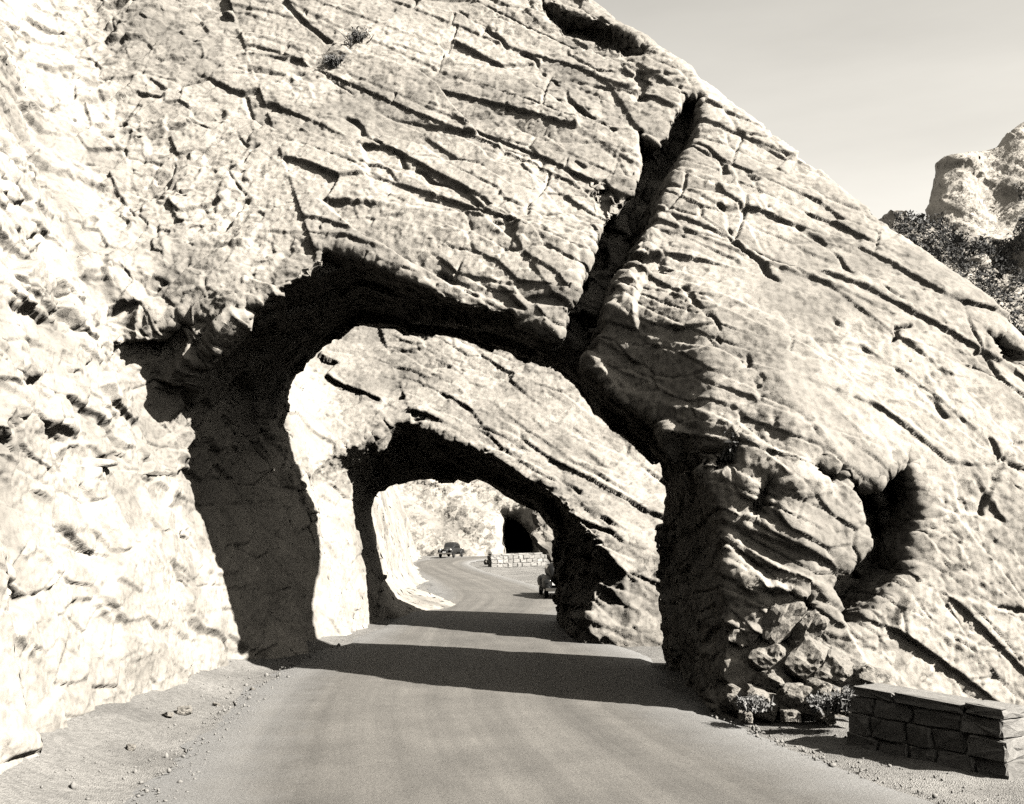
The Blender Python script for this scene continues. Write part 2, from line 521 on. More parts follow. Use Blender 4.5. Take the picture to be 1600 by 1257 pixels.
def carve(val, org, res, fld):
    nx, ny, nz = val.shape
    for outline, depth, lean in CUTS:
        cpx = np.mean([p[0] for p in outline]); cpy = np.mean([p[1] for p in outline])
        hits = [hit(a, b, fld) for a, b in outline]
        hits = [h for h in hits if h is not None]
        if len(hits) < 3:
            continue
        H = np.array(hits); c = H.mean(0)
        # each rim point sits on the face; the cut runs into the rock along a common direction
        dirv = np.array([-0.5 * lean if lean > 0 else lean, 1.0, 0.1 if lean >= 0 else 0.0]); dirv /= np.linalg.norm(dirv)
        if c[0] < -6.5:
            dirv = np.array([-1.0, 0.7, 0.1]); dirv /= np.linalg.norm(dirv)
        up = np.array([0, 0, 1.0]); ua = np.cross(dirv, up); ua /= np.linalg.norm(ua); va = np.cross(ua, dirv)
        P2 = np.stack([(H - c) @ ua, (H - c) @ va], 1)
        lo = H.min(0) - 0.6 - np.abs(dirv) * depth * 1.2; hi = H.max(0) + 0.6 + np.abs(dirv) * depth * 1.5
        i0 = np.clip(((lo - org) / res).astype(int), 0, [nx, ny, nz]); i1 = np.clip(((hi - org) / res).astype(int) + 2, 0, [nx, ny, nz])
        if (i1 <= i0).any():
            continue
        xs, ys, zs = [org[t] + res * np.arange(i0[t], i1[t]) for t in range(3)]
        X, Y, Z = np.meshgrid(xs, ys, zs, indexing='ij')
        sub = val[i0[0]:i1[0], i0[1]:i1[1], i0[2]:i1[2]]
        dx, dy, dz = X - c[0], Y - c[1], Z - c[2]
        A = dx * ua[0] + dy * ua[1] + dz * ua[2]
        B = dx * va[0] + dy * va[1] + dz * va[2]
        d2 = poly_sd(A, B, P2)
        base = smin((yf(X, Z) - Y) * 0.85, (X - xw(Y, Z)) * 0.93, 1.6)
        wed = np.clip((A - P2[:, 0].min()) / max(np.ptp(P2[:, 0]), 0.1), 0, 1)
        dep = depth * (1.0 - 0.35 * wed if lean > 0 else np.ones_like(wed))      # deepest against the standing side
        q = np.stack([X.ravel(), Y.ravel(), Z.ravel()], 1)
        o_, _e = facets((q / 0.55).astype(np.float32), 21, 0.5, 1.0)
        dep = np.minimum(dep * (1 + 0.35 * o_.reshape(X.shape)), 0.2 - 0.8 * top1(X, Y, Z))
        o_, _e = facets((q / 0.3).astype(np.float32), 22, 0.5, 1.0)
        cut = np.maximum(d2 - 0.02 + 0.06 * o_.reshape(X.shape), -(base + dep))   # down to 'depth' below the original surface
        val[i0[0]:i1[0], i0[1]:i1[1], i0[2]:i1[2]] = np.maximum(sub, -cut)

def crack_offset(v, n, fld):
    out = np.zeros(len(v), np.float32)
    for line, w, dep in CRACKS:
        H = [hit(a, b, fld) for a, b in line]
        H = [h for h in H if h is not None]
        if len(H) < 2:
            continue
        H = np.array(H)
        for a, b in zip(H[:-1], H[1:]):
            lo = np.minimum(a, b) - 0.6; hi = np.maximum(a, b) + 0.6
            m = np.nonzero(((v > lo) & (v < hi)).all(1))[0]
            if not len(m):
                continue
            p = v[m]
            p = p + 0.16 * np.stack([vnoise(p * 2.1, 3), vnoise(p * 2.1, 4), vnoise(p * 2.1, 5)], 1)
            e = b - a
            t = np.clip(((p - a) @ e) / (e @ e), 0, 1)
            d = np.linalg.norm(p - a - t[:, None] * e, axis=1)
            ww = w * (0.55 + 0.9 * np.clip(vnoise(p * 0.9, 9) * 0.5 + 0.5, 0, 1))
            out[m] = np.maximum(out[m], 0.75 * dep * np.clip(1.15 - d / ww, 0, 1) * sstep(-0.5, 0.1, vnoise(p * 0.7, 10)))
    return out

def strata_coords(v):
    """bedding folds over: dips right on the fin, left on the road cut"""
    x, y, z = v[:, 0], v[:, 1], v[:, 2]
    wob = 0.25 * vnoise(v * 0.12, 40) + 0.05 * vnoise(v * 0.6, 41)
    xa = x + 4.6 + 0.4 * (z - 10)
    fx = np.sqrt(xa ** 2 + 0.7 ** 2)
    right = (xa > 0)
    s = 0.77 * z + np.where(right, 0.66, 0.52) * (fx - 0.7) + 0.1 * y + wob
    t = 0.77 * np.where(right, fx, -fx) - np.where(right, 0.64, -0.5) * z + 0.35 * vnoise(v * 0.4, 42)
    return s, t, y + 0.3 * x

_b = np.random.default_rng(5)
LAYERS = np.cumsum(np.where(_b.random(80) < 0.3, _b.uniform(0.3, 0.7, 80), _b.uniform(1.0, 2.9, 80))) - 30
LAY_OFF = _b.uniform(-1, 1, 81).astype(np.float32)

def rock_offset(v, n, amp=1.0, chaos=None, beds=1.0):
    s, t, u = strata_coords(v)
    if chaos is None:
        chaos = np.zeros(len(v), np.float32)
    i = np.searchsorted(LAYERS, s)
    lo = LAYERS[np.clip(i - 1, 0, 79)]; hi = LAYERS[np.clip(i, 0, 79)]
    edge = np.minimum(s - lo, hi - s)
    # ledges: whole beds proud or set back, fading in and out along the bed
    def bedval(k):
        k = np.clip(k, 0, 80)
        l_ = LAYERS[np.clip(k - 1, 0, 79)]; h_ = LAYERS[np.clip(k, 0, 79)]
        m_ = np.clip(vnoise(np.stack([t * 0.14, k * 7.1, u * 0.14], 1), 50) + 0.35, 0, 1)
        saw = np.clip((s - l_) / np.maximum(h_ - l_, 0.1), 0, 1) - 0.5
        return 0.115 * LAY_OFF[k] * m_ + 0.12 * saw * np.roll(LAY_OFF, 3)[k] * np.clip(0.9 - m_, 0, 1)
    nb = np.where(s - lo < hi - s, i - 1, i + 1)
    wj = 0.5 * np.clip(1 - edge / 0.03, 0, 1)
    flat = 1 - 0.75 * sstep(4.8, 6.5, v[:, 0]) * sstep(6.5, 3.5, v[:, 2]) * (beds > 0.5)
    off = beds * flat * (bedval(i) * (1 - wj) + bedval(nb) * wj) + 0.16 * fbm(v * 0.16, 2, 70)
    # big joint blocks, each a flat tilted face
    P = np.stack([s / 1.5, t / 3.0, u / 3.0], 1).astype(np.float32)
    o1, e1 = facets(P, 11, 0.35, 0.9, 0.02)
    m1 = sstep(-0.3, 0.3, vnoise(v * 0.2, 60))
    off = off + 0.2 * o1 * (0.6 + 0.4 * m1)
    # medium blocks
    P = np.stack([s / 0.55, t / 1.15, u / 1.15], 1).astype(np.float32)
    o2, e2 = facets(P, 12, 0.45, 1.0, 0.05)
    m2 = np.clip(sstep(-0.15, 0.4, vnoise(v * 0.33 + 5, 61)) + chaos, 0, 1)
    off = off + 0.075 * o2 * (0.25 + 0.75 * m2) * flat
    # chips
    P = (v / np.array([0.36, 0.36, 0.30])).astype(np.float32)
    o3, e3 = facets(P, 13, 0.4, 1.0, 0.09)
    m3 = np.clip(sstep(-0.2, 0.5, vnoise(v * 0.6 + 9, 63)) + chaos, 0, 1)
    calm = 1 - 0.5 * sstep(-5.8, -6.6, v[:, 0]) * sstep(6.5, 4.0, v[:, 2]) * beds
    off = off + 0.034 * o3 * (0.3 + 0.8 * m3) * calm
    P = (v / 0.14).astype(np.float32)
    o4, e4 = facets(P, 14, 0.4, 1.0, 0.2)
    off = off + 0.016 * o4 * (0.6 + 0.6 * m3) * calm
    # broken ground: slabs standing out and pockets between them
    P = np.stack([s / 0.55, t / 2.0, u / 1.6], 1).astype(np.float32)
    o5, e5 = facets(P, 15, 1.0, 0.7, 0.08)
    off = off + 0.42 * chaos * o5
    # open partings along some bed boundaries and joints
    cm = beds * sstep(0.3, 0.6, vnoise(np.stack([t * 0.3, i * 5.3, u * 0.3], 1), 62))
    off = off - 0.075 * flat * cm * np.clip(1.2 - edge / 0.032, 0, 1)
    off = off - 0.08 * sstep(0.3, 0.6, vnoise(v * 0.5 + 2, 64)) * np.clip(1.2 - e1 / 0.03, 0, 1)
    off = off - 0.035 * m2 * np.clip(1.1 - e2 / 0.06, 0, 1)
    # cross joints, short and broken
    jw = 0.9 + 1.6 * _r(_h(i, i * 0, i * 0, 91))
    jt = (t + 0.12 * vnoise(v * 1.1, 92)) / jw + 7 * _r(_h(i, i * 0, i * 0, 93))
    jd = np.abs(jt - np.round(jt)) * jw
    jm = beds * flat * (_r(_h(i, np.round(jt).astype(np.int64), i * 0, 94)) < 0.45) * sstep(-0.1, 0.3, vnoise(v * 0.8, 95))
    off = off - 0.07 * jm * np.clip(1.2 - jd / 0.03, 0, 1)
    off = off + 0.014 * fbm(v * 9, 2, 76)
    off = off + beds * 0.05 * sstep(-6.0, -8.0, v[:, 0]) * (o2 * 0.8 + o3 * 0.4) * calm
    return off * amp

def build_rock(name, fld, lo, hi, res, mat, post=None, sub=True, amp=1.0, chaos=None, cracks=False, rel=1, chunk=40, dscale=1.0, beds=1.0):
    lo = np.array(lo, float); n = np.ceil((np.array(hi) - lo) / res).astype(int) + 1
    val = np.empty(n, np.float32)
    ys = (lo[1] + res * np.arange(n[1]))[None, :, None]; zs = (lo[2] + res * np.arange(n[2]))[None, None, :]
    for a in range(0, n[0], chunk):
        xs = (lo[0] + res * np.arange(a, min(a + chunk, n[0])))[:, None, None]
        X, Y, Z = np.broadcast_arrays(xs, ys, zs)
        val[a:a + chunk] = fld(X, Y, Z)
    if post:
        post(val, lo, res)
    v, f = surface_nets(val, lo, res)
    v = relax(v.astype(np.float64), f, rel)
    if sub:
        for _ in range(sub):
            v, f = subdivide(v, f, in_view(v, f))
    nn = vnormals(v, f)
    nn = relax(nn, f, 2, 0.5)
    nn /= np.maximum(np.linalg.norm(nn, axis=1, keepdims=True), 1e-6)
    ch = chaos(v) if chaos else None
    off = rock_offset(v * dscale, nn, amp, ch, beds) / dscale
    if cracks:
        off = off - crack_offset(v, nn, field1)
    v = v + nn * off[:, None]
    print('ROCK', name, len(f))
    o = link(name, mesh_np(name, v, f, False), mat)
    return o

def chaos1(v):
    """how broken the rock is: worst on the left shoulder of the arch and low on the right pillar"""
    a = np.exp(-(((v[:, 0] + 7.6) / 2.6) ** 2 + ((v[:, 2] - 7.6) / 2.2) ** 2))
    b = np.exp(-(((v[:, 0] - 5.0) / 1.3) ** 2 + ((v[:, 2] - 1.5) / 2.2) ** 2))
    c = 0.25 * sstep(-4, -9, v[:, 0])
    t = np.clip(1 - np.abs(tunnel1(v[:, 0], v[:, 1], v[:, 2])) / 0.8, 0, 1) * 0.55 * (v[:, 2] > 4.5)
    return np.clip(np.maximum.reduce([0.8 * a, 0.3 * b, c, t]), 0, 1).astype(np.float32)

def post1(val, org, res):
    carve(val, org, res, field1)
    # the bore, only where it can reach
    nx, ny, nz = val.shape
    a = max(int((-11 - org[0]) / res), 0); b = int((7 - org[0]) / res); k = int((13 - org[2]) / res)
    j = max(int((15 - org[1]) / res), 0)
    for q in range(a, b, 40):
        e = min(q + 40, b)
        X, Y, Z = np.meshgrid(org[0] + res * np.arange(q, e), org[1] + res * np.arange(j, ny), org[2] + res * np.arange(0, k), indexing='ij')
        val[q:e, j:, :k] = np.maximum(val[q:e, j:, :k], -tunnel1(X, Y, Z))

cliff = build_rock("rock_cliff", field1, (-15.5, 6.5, -1.4), (16, 35, 22.6), 0.13, M_ROCK, post1, 2, 1.0, chaos1, True, rel=0)
setp(cliff, "pale layered limestone fin with a deep dark diagonal cleft, pierced by the first road tunnel", "cliff", kind="structure")

# ------------------------------------------------------------------ second fin
def yf2(x, z):
    return I(x, [-8, -5, 2, 5, 9], [34.4, 34.1, 32.9, 32.8, 33.2]) + I(z, [-2, 0, 3, 20], [0, 0, 0.9, 12.5]) - 1.7 * sstep(-0.5, 2.2, x) * sstep(6.0, 2.5, z)
def yb2(x, z):
    return np.maximum(I(x, [-6, 2, 9], [40.4, 39.4, 38]) + 0.1 * z, yf2(x, z) + 2.0)
def field2(x, y, z):
    top = (z - (13.8 - 0.95 * (x + 2))) * 0.72
    fin = smax(smax((yf2(x, z) - y) * 0.92, top, 0.5), (y - yb2(x, z)), 0.4)
    left = np.maximum((x - xw(y, z)) * 0.93, (z - 14) * 0.8)
    return smin(fin, left, 1.0)
front2_px = [(532, 1012), (516, 900), (500, 830), (490, 780), (488, 750), (518, 715), (585, 685), (612, 660), (645, 660), (700, 690), (740, 700),
             (785, 735), (840, 760), (880, 790), (905, 830), (930, 850), (935, 900), (915, 960), (898, 1010)]
back2_px = [(600, 985), (590, 900), (580, 800), (590, 768), (640, 752), (700, 740), (740, 750), (790, 775), (835, 805), (866, 835), (868, 985)]
f23 = np.array([hit(a, b, lambda x, y, z: yf2(x, z) - y, 20) for a, b in front2_px])
b23 = np.array([hit(a, b, lambda x, y, z: yb2(x, z) - y, 20) for a, b in back2_px])
FRONT2, BACK2 = prof(f23[:, [0, 2]]), prof(b23[:, [0, 2]])
def tunnel2(x, y, z):
    t = np.clip((y - yf2(x, z) - 0.2) / np.maximum(yb2(x, z) - yf2(x, z) - 0.4, 1.0), 0, 1)
    return poly_sd(x, z, FRONT2) * (1 - t) + poly_sd(x, z, BACK2) * t
def post2(val, org, res):
    nx, ny, nz = val.shape
    X, Y, Z = np.meshgrid(org[0] + res * np.arange(nx), org[1] + res * np.arange(ny), org[2] + res * np.arange(nz), indexing='ij')
    np.maximum(val, -tunnel2(X, Y, Z), out=val)
def chaos2(v):
    t = np.clip(1 - np.abs(tunnel2(v[:, 0], v[:, 1], v[:, 2])) / 0.9, 0, 1) * 0.6 * (v[:, 2] > 0.5) * (v[:, 0] > -5)
    b = np.exp(-(((v[:, 0] - 2.6) / 0.8) ** 2 + ((v[:, 2] - 3) / 2) ** 2)) * 0.9
    return np.maximum(t, b).astype(np.float32)
fin2 = build_rock("rock_fin", field2, (-15, 30.6, -2), (11, 43, 15), 0.22, M_ROCK, post2, 2, 0.9, chaos2, beds=0.15)
setp(fin2, "smaller sunlit rock fin framed inside the first arch, pierced by the second tunnel", "cliff", kind="structure")

# ------------------------------------------------------------------ left bank beyond the second tunnel
def field3(x, y, z):
    rock = (x - xw(y, z)) * 0.93
    talus = ((x - xw(y, z * 0)) + 3.2 * z - 2.4 * np.exp(-((y - 49) / 5.0) ** 2) - 0.4) * 0.3
    return np.maximum(smin(rock, talus, 0.8), z - 13)
bank = build_rock("rock_bank", field3, (-26, 40.5, -1.5), (0, 125, 14), 0.36, M_ROCK, None, 1, 1.0, lambda v: np.full(len(v), 0.08, np.float32))
setp(bank, "bright rock bank along the road beyond the second tunnel", "bank", kind="structure")

# ------------------------------------------------------------------ third fin with the far tunnel
def yf3(x, z):
    return 127 + I(x, [-30, -8, 1, 10, 30], [-4, 0, 0, -9, -20]) + 0.75 * np.maximum(z, -2)
def field4(x, y, z):
    s = 0.62 * x + 0.78 * z + 0.1 * y
    step = 1.3 * np.floor(s / 5.0) - 0.26 * s
    return np.maximum(yf3(x, z) + step - y, (0.64 * (x - 18) + 0.77 * (z - 9)))
def post4(val, org, res):
    nx, ny, nz = val.shape
    X, Y, Z = np.meshgrid(org[0] + res * np.arange(nx), org[1] + res * np.arange(ny), org[2] + res * np.arange(nz), indexing='ij')
    pr = [pix(a, b, 127) for a, b in ((782, 880), (783, 820), (790, 807), (812, 808), (830, 825), (838, 845), (839, 880))]
    pr = prof(np.array(pr)[:, [0, 2]])
    np.maximum(val, -np.maximum(poly_sd(X, Z, pr), Y - 150), out=val)
fin3 = build_rock("rock_slope", field4, (-40, 96, -2), (34, 160, 36), 0.8, M_ROCK_FAR, post4, 1, 1.0, dscale=0.33)
setp(fin3, "distant pale slope of tilted beds with a small black tunnel mouth", "slope", kind="structure")

# ------------------------------------------------------------------ far mountain across the canyon
def field5(x, y, z):
    ridge = I(x, [60, 80, 90, 98, 104, 130, 160, 260], [46, 64, 76.5, 77, 75, 77, 80, 80])
    slope = (z - (ridge - 0.8 * np.abs(260 - y))) * 0.75
    tow_top = I(x, [100, 104, 112, 118, 121, 135, 160], [90, 92.5, 94, 95, 99, 106, 112])
    tow = np.maximum.reduce([102.0 - x + 0.08 * (z - 80), z - tow_top, 258 + 0.18 * (z - 76) + 1.2 * np.sin(x * 0.45) - y, y - 267 - 0.6 * np.maximum(x - 118, 0)])
    tow2 = np.maximum.reduce([90.4 - x, z - 79.5, 259.5 - y, x - 95])
    oc1 = np.maximum(np.abs(x - 118) + 0.6 * np.abs(z - 63), np.abs(y - 244)) - 6.5
    oc2 = np.sqrt((x - 104.5) ** 2 + (y - 243) ** 2 + (z - 62) ** 2) - 3.6
    return smin(np.minimum(np.minimum(slope, tow), tow2), np.minimum(oc1, oc2), 1.0)
mountain = build_rock("far_mountain", field5, (62, 196, -16), (190, 300, 116), 1.3, M_ROCK_FAR, None, 1, 1.15, dscale=0.16, rel=0)
setp(mountain, "far canyon mountain with a square white cliff above scrubby slopes", "mountain", kind="structure")

# ------------------------------------------------------------------ canyon walls added out of view, behind and right, to block sky light
def added_canyon_wall(name, pts, heights, depth, label):
    """a rough cliff sheet: base line, height along it, leaning back"""
    n, m = 120, 40
    P = np.array(pts, float); tt = np.linspace(0, len(P) - 1, n)
    bx = I(tt, np.arange(len(P)), P[:, 0]); by = I(tt, np.arange(len(P)), P[:, 1]); h = I(tt, np.arange(len(P)), heights)
    d = np.stack([np.gradient(bx), np.gradient(by)], 1); d /= np.linalg.norm(d, axis=1, keepdims=True)
    nr = np.stack([d[:, 1], -d[:, 0]], 1)                       # away from the road
    w = np.linspace(0, 1, m)
    X = bx[:, None] + nr[:, 0:1] * depth * w[None] ; Y = by[:, None] + nr[:, 1:2] * depth * w[None]
    Z = h[:, None] * np.sqrt(w)[None] - 1.5
    v = np.stack([X, Y, Z], -1).reshape(-1, 3)
    o_, _e = facets((v / 6.0).astype(np.float32), 81, 0.6, 1.0)
    v = v + (o_ * 1.6 + 2.0 * fbm(v * 0.05, 3, 82))[:, None] * np.array([0.5, 0.6, 0.5])
    ids_ = np.arange(n * m).reshape(n, m)
    f = np.stack([ids_[:-1, :-1], ids_[1:, :-1], ids_[1:, 1:], ids_[:-1, 1:]], -1).reshape(-1, 4)
    o = link(name, mesh_np(name, v, f, False), M_ROCK_FAR)
    setp(o, label, "cliff", kind="structure")
added_canyon_wall("added_canyon_wall", [(-10, 8), (-9.5, -4), (-9, -18), (-14, -34), (-4, -48), (14, -60), (34, -84)], [16, 24, 36, 50, 56, 50, 34], 30, "unseen canyon wall added behind the viewpoint to block sky light")  # added out of view; darkens shaded faces turned towards the camera
added_canyon_wall("added_canyon_side", [(60, -120), (120, -70), (150, 0), (150, 70), (135, 130), (140, 215)][::1], [50, 66, 74, 76, 74, 80], 60, "unseen far side of the canyon, added to hold back low sky light")  # added out of frame to shut the low bright sky out of the tunnel

# ------------------------------------------------------------------ ground and road
def gravel_mat():
    m, n, b = mat_new("gravel")
    tc = n.nodes.new("ShaderNodeTexCoord")
    big = noise_node(n, tc.outputs['Object'], 0.5, 5, 0.6)
    fine = noise_node(n, tc.outputs['Object'], 9.0, 8, 0.75)
    vo = n.nodes.new("ShaderNodeTexVoronoi"); vo.inputs['Scale'].default_value = 48.0
    n.links.new(tc.outputs['Object'], vo.inputs['Vector'])
    c = mixc(n, ramp(n, big, [(0.35, 0.115), (0.65, 0.185)]), ramp(n, fine, [(0.3, 0.55), (0.6, 1.1)]), 1.0, 'MULTIPLY')
    n.links.new(c, b.inputs['Base Color'])
    bp = n.nodes.new("ShaderNodeBump"); bp.inputs['Strength'].default_value = 0.7; bp.inputs['Distance'].default_value = 0.04
    ad = n.nodes.new("ShaderNodeMath"); ad.operation = 'ADD'
    n.links.new(fine, ad.inputs[0]); n.links.new(vo.outputs['Distance'], ad.inputs[1])
    n.links.new(ad.outputs[0], bp.inputs['Height']); n.links.new(bp.outputs[0], b.inputs['Normal'])
    return m
M_GRAVEL = gravel_mat()

def road_mat():
    m, n, b = mat_new("oiled_road")
    uv = n.nodes.new("ShaderNodeUVMap"); uv.uv_map = "road"
    mp = n.nodes.new("ShaderNodeMapping"); mp.inputs['Scale'].default_value = (11.0, 0.03, 1.0)
    n.links.new(uv.outputs[0], mp.inputs[0])
    tc = n.nodes.new("ShaderNodeTexCoord")
    streak = noise_node(n, mp.outputs[0], 1.0, 7, 0.62)          # lengthwise wear of the wheel tracks
    patch = noise_node(n, tc.outputs['Object'], 0.55, 6, 0.65)
    fine = noise_node(n, tc.outputs['Object'], 26.0, 6, 0.8)
    c = ramp(n, streak, [(0.3, 0.062), (0.5, 0.086), (0.7, 0.115)])
    c = mixc(n, c, ramp(n, patch, [(0.3, 0.8), (0.7, 1.2)]), 1.0, 'MULTIPLY')
    c = mixc(n, c, ramp(n, fine, [(0.32, 0.6), (0.5, 1.0), (0.66, 1.25)]), 0.9, 'MULTIPLY')
    # dust creeping in from the shoulders
    sx = n.nodes.new("ShaderNodeSeparateXYZ"); n.links.new(uv.outputs[0], sx.inputs[0])
    e = n.nodes.new("ShaderNodeMath"); e.operation = 'SUBTRACT'; e.inputs[1].default_value = 0.5
    n.links.new(sx.outputs[0], e.inputs[0])
    ab = n.nodes.new("ShaderNodeMath"); ab.operation = 'ABSOLUTE'; n.links.new(e.outputs[0], ab.inputs[0])
    wob = n.nodes.new("ShaderNodeMath"); wob.operation = 'MULTIPLY_ADD'; wob.inputs[1].default_value = 0.16
    n.links.new(noise_node(n, tc.outputs['Object'], 1.3, 7, 0.7), wob.inputs[0]); n.links.new(ab.outputs[0], wob.inputs[2])
    mr = n.nodes.new("ShaderNodeMapRange"); mr.inputs['From Min'].default_value = 0.38; mr.inputs['From Max'].default_value = 0.58
    n.links.new(wob.outputs[0], mr.inputs[0])
    c = mixc(n, c, ramp(n, fine, [(0.3, 0.09), (0.6, 0.17)]), mr.outputs[0])
    n.links.new(c, b.inputs['Base Color'])
    b.inputs['Roughness'].default_value = 0.75
    b.inputs['Specular IOR Level'].default_value = 0.3
    bp = n.nodes.new("ShaderNodeBump"); bp.inputs['Strength'].default_value = 0.8; bp.inputs['Distance'].default_value = 0.025
    n.links.new(fine, bp.inputs['Height']); n.links.new(bp.outputs[0], b.inputs['Normal'])
    return m
M_ROAD = road_mat()

def axis(lo, hi, a, b, fine, grow=1.25):
    mid = list(np.arange(a, b, fine)); up = [b]; st = fine
    while up[-1] < hi:
        st *= grow; up.append(up[-1] + st)
    dn = [a]; st = fine
    while dn[-1] > lo:
        st *= grow; dn.append(dn[-1] - st)
    return np.array(dn[:0:-1] + mid + up)
gx = axis(-900, 1500, -10, 10, 0.28); gy = axis(-600, 2500, 7, 45, 0.28)
GX, GY = np.meshgrid(gx, gy, indexing='ij')
def ground_z(x, y):
    p = np.stack([x.ravel(), y.ravel(), np.zeros(x.size)], 1)
    z = (0.05 * fbm(p * 0.6, 3, 90) + 0.02 * fbm(p * 3.0, 2, 93)).reshape(x.shape) - 0.09
    near = np.exp(-((x - I(y, [0, 13, 26, 40], [6.6, 6.6, 4.6, 2.5])) / 1.2) ** 2) * 0.14 * (y < 26)
    leftb = 0.9 * sstep(0.2, 3.4, I(y, [0, 13, 20, 26, 32, 40, 60], [-4.5, -4.7, -5.3, -5.6, -5.1, -4.4, -6]) - x) * (x > -14)
    drop = -14 * sstep(9.5, 34, x + 0.0 * y)
    rise = 40 * sstep(60, 400, x)
    return z + near * 0.5 + leftb * (y < 42) * sstep(2, 10, y) + drop + rise
GZ = ground_z(GX, GY)
ni, nj = GX.shape
ids = np.arange(ni * nj).reshape(ni, nj)
gf = np.stack([ids[:-1, :-1], ids[1:, :-1], ids[1:, 1:], ids[:-1, 1:]], -1).reshape(-1, 4)
gro = link("ground", mesh_np("ground", np.stack([GX, GY, GZ], -1).reshape(-1, 3), gf), M_GRAVEL)
setp(gro, "pale gravel shoulder and canyon floor around the road", "ground", kind="structure")

def build_road():
    near_y = [-6, 4, 9, 13, 17, 20, 24, 28, 31, 33.5, 36, 40]
    near_l = [-4.5, -4.5, -4.6, -4.75, -5.1, -5.4, -5.7, -5.5, -5.1, -4.8, -4.6, -4.4]
    near_r = [6.6, 6.5, 6.2, 5.6, 4.4, 3.8, 3.6, 3.7, 3.3, 2.3, 1.9, 1.8]
    rows = [((I(y, near_y, near_l), y), (I(y, near_y, near_r), y)) for y in np.arange(-6, 40, 0.25)]
    cen = np.array([(-1.3, 40), (-0.6, 46), (-0.5, 53), (-1.6, 62), (-3.2, 72), (-4.9, 82), (-6.2, 92), (-6.8, 101), (-6.0, 110), (-3.4, 117), (-0.6, 122), (1.2, 128), (1.6, 140), (1.6, 149)], float)
    hw = I(np.arange(14), [0, 1, 4, 8, 13], [3.1, 3.6, 3.0, 2.9, 2.6])
    # smooth the centre line
    tt = np.linspace(0, 13, 260); k = np.clip(tt.astype(int), 0, 12); fr = tt - k
    def cr(a):
        p = np.vstack([2 * a[0] - a[1], a, 2 * a[-1] - a[-2]]) if a.ndim > 1 else None
        p0, p1, p2, p3 = p[k], p[k + 1], p[k + 2], p[k + 3]; f = fr[:, None]
        return 0.5 * (2 * p1 + (p2 - p0) * f + (2 * p0 - 5 * p1 + 4 * p2 - p3) * f ** 2 + (3 * p1 - p0 - 3 * p2 + p3) * f ** 3)
    c = cr(cen); w = I(tt, np.arange(14), hw)
    d = np.gradient(c, axis=0); d /= np.linalg.norm(d, axis=1, keepdims=True)
    nrm = np.stack([-d[:, 1], d[:, 0]], 1)
    for i in range(1, len(c)):
        rows.append((tuple(c[i] + nrm[i] * w[i]), tuple(c[i] - nrm[i] * w[i])))
    Lp = np.array([r[0] for r in rows]); Rp = np.array([r[1] for r in rows])
    m = len(rows); k = 25
    jl = 0.22 * fbm(np.stack([Lp[:, 0], Lp[:, 1] * 0.9, Lp[:, 1] * 0], 1), 4, 100); jr = 0.22 * fbm(np.stack([Rp[:, 0], Rp[:, 1] * 0.9, Rp[:, 1] * 0], 1), 4, 105)
    u = np.linspace(0, 1, k)
    wd = Rp - Lp; ln = np.linalg.norm(wd, axis=1, keepdims=True); wd = wd / ln
    P = Lp[:, None, :] * (1 - u)[None, :, None] + Rp[:, None, :] * u[None, :, None]
    P = P + wd[:, None, :] * (jl[:, None] * np.exp(-u * 22)[None] + jr[:, None] * np.exp(-(1 - u) * 22)[None])[..., None]
    Z = np.where((u == 0) | (u == 1), -0.10, 0.05 * (1 - (2 * u - 1) ** 2) - 0.02)[None, :] + np.zeros((m, 1))
    v = np.concatenate([P, Z[..., None]], -1).reshape(-1, 3)
    idr = np.arange(m * k).reshape(m, k)
    f = np.stack([idr[:-1, :-1], idr[:-1, 1:], idr[1:, 1:], idr[1:, :-1]], -1).reshape(-1, 4)
    me = mesh_np("road", v, f)
    mid = 0.5 * (Lp + Rp); along = np.concatenate([[0], np.cumsum(np.linalg.norm(np.diff(mid, axis=0), axis=1))])
    uvs = np.stack([np.broadcast_to(u[None], (m, k)), np.broadcast_to(along[:, None], (m, k))], -1).reshape(-1, 2)
    lay = me.uv_layers.new(name="road")
    lay.data.foreach_set("uv", uvs[f.ravel()].astype(np.float32).ravel())
    o = link("road", me, M_ROAD)
    setp(o, "dusty grey road curving through the tunnels", "road", kind="structure")
build_road()

# ------------------------------------------------------------------ stones
def stone_mesh(name, seed, sub=2, box=0.55, rough=0.16, dims=(1, 1, 1), chip=(0.62, 0.9)):
    """an angular stone: a sphere pushed out to a box, chipped by random planes"""
    r = np.random.default_rng(seed)
    bm = bmesh.new(); bmesh.ops.create_icosphere(bm, subdivisions=sub, radius=1.0)
    pl = r.normal(size=(9, 3)); pl /= np.linalg.norm(pl, axis=1, keepdims=True); dist = r.uniform(chip[0], chip[1], 9)
    for v in bm.verts:
        p = np.array(v.co); p /= np.linalg.norm(p)
        q = p / np.abs(p).max()
        p = p * (1 - box) + q * box * 0.8
        for a, d in zip(pl, dist):
            e = p @ a - d
            if e > 0:
                p = p - a * e
        p = p + r.normal(size=3) * rough * 0.15
        v.co = Vector(p * np.array(dims) * 0.62)
    me = bpy.data.meshes.new(name); bm.to_mesh(me); bm.free()
    return me

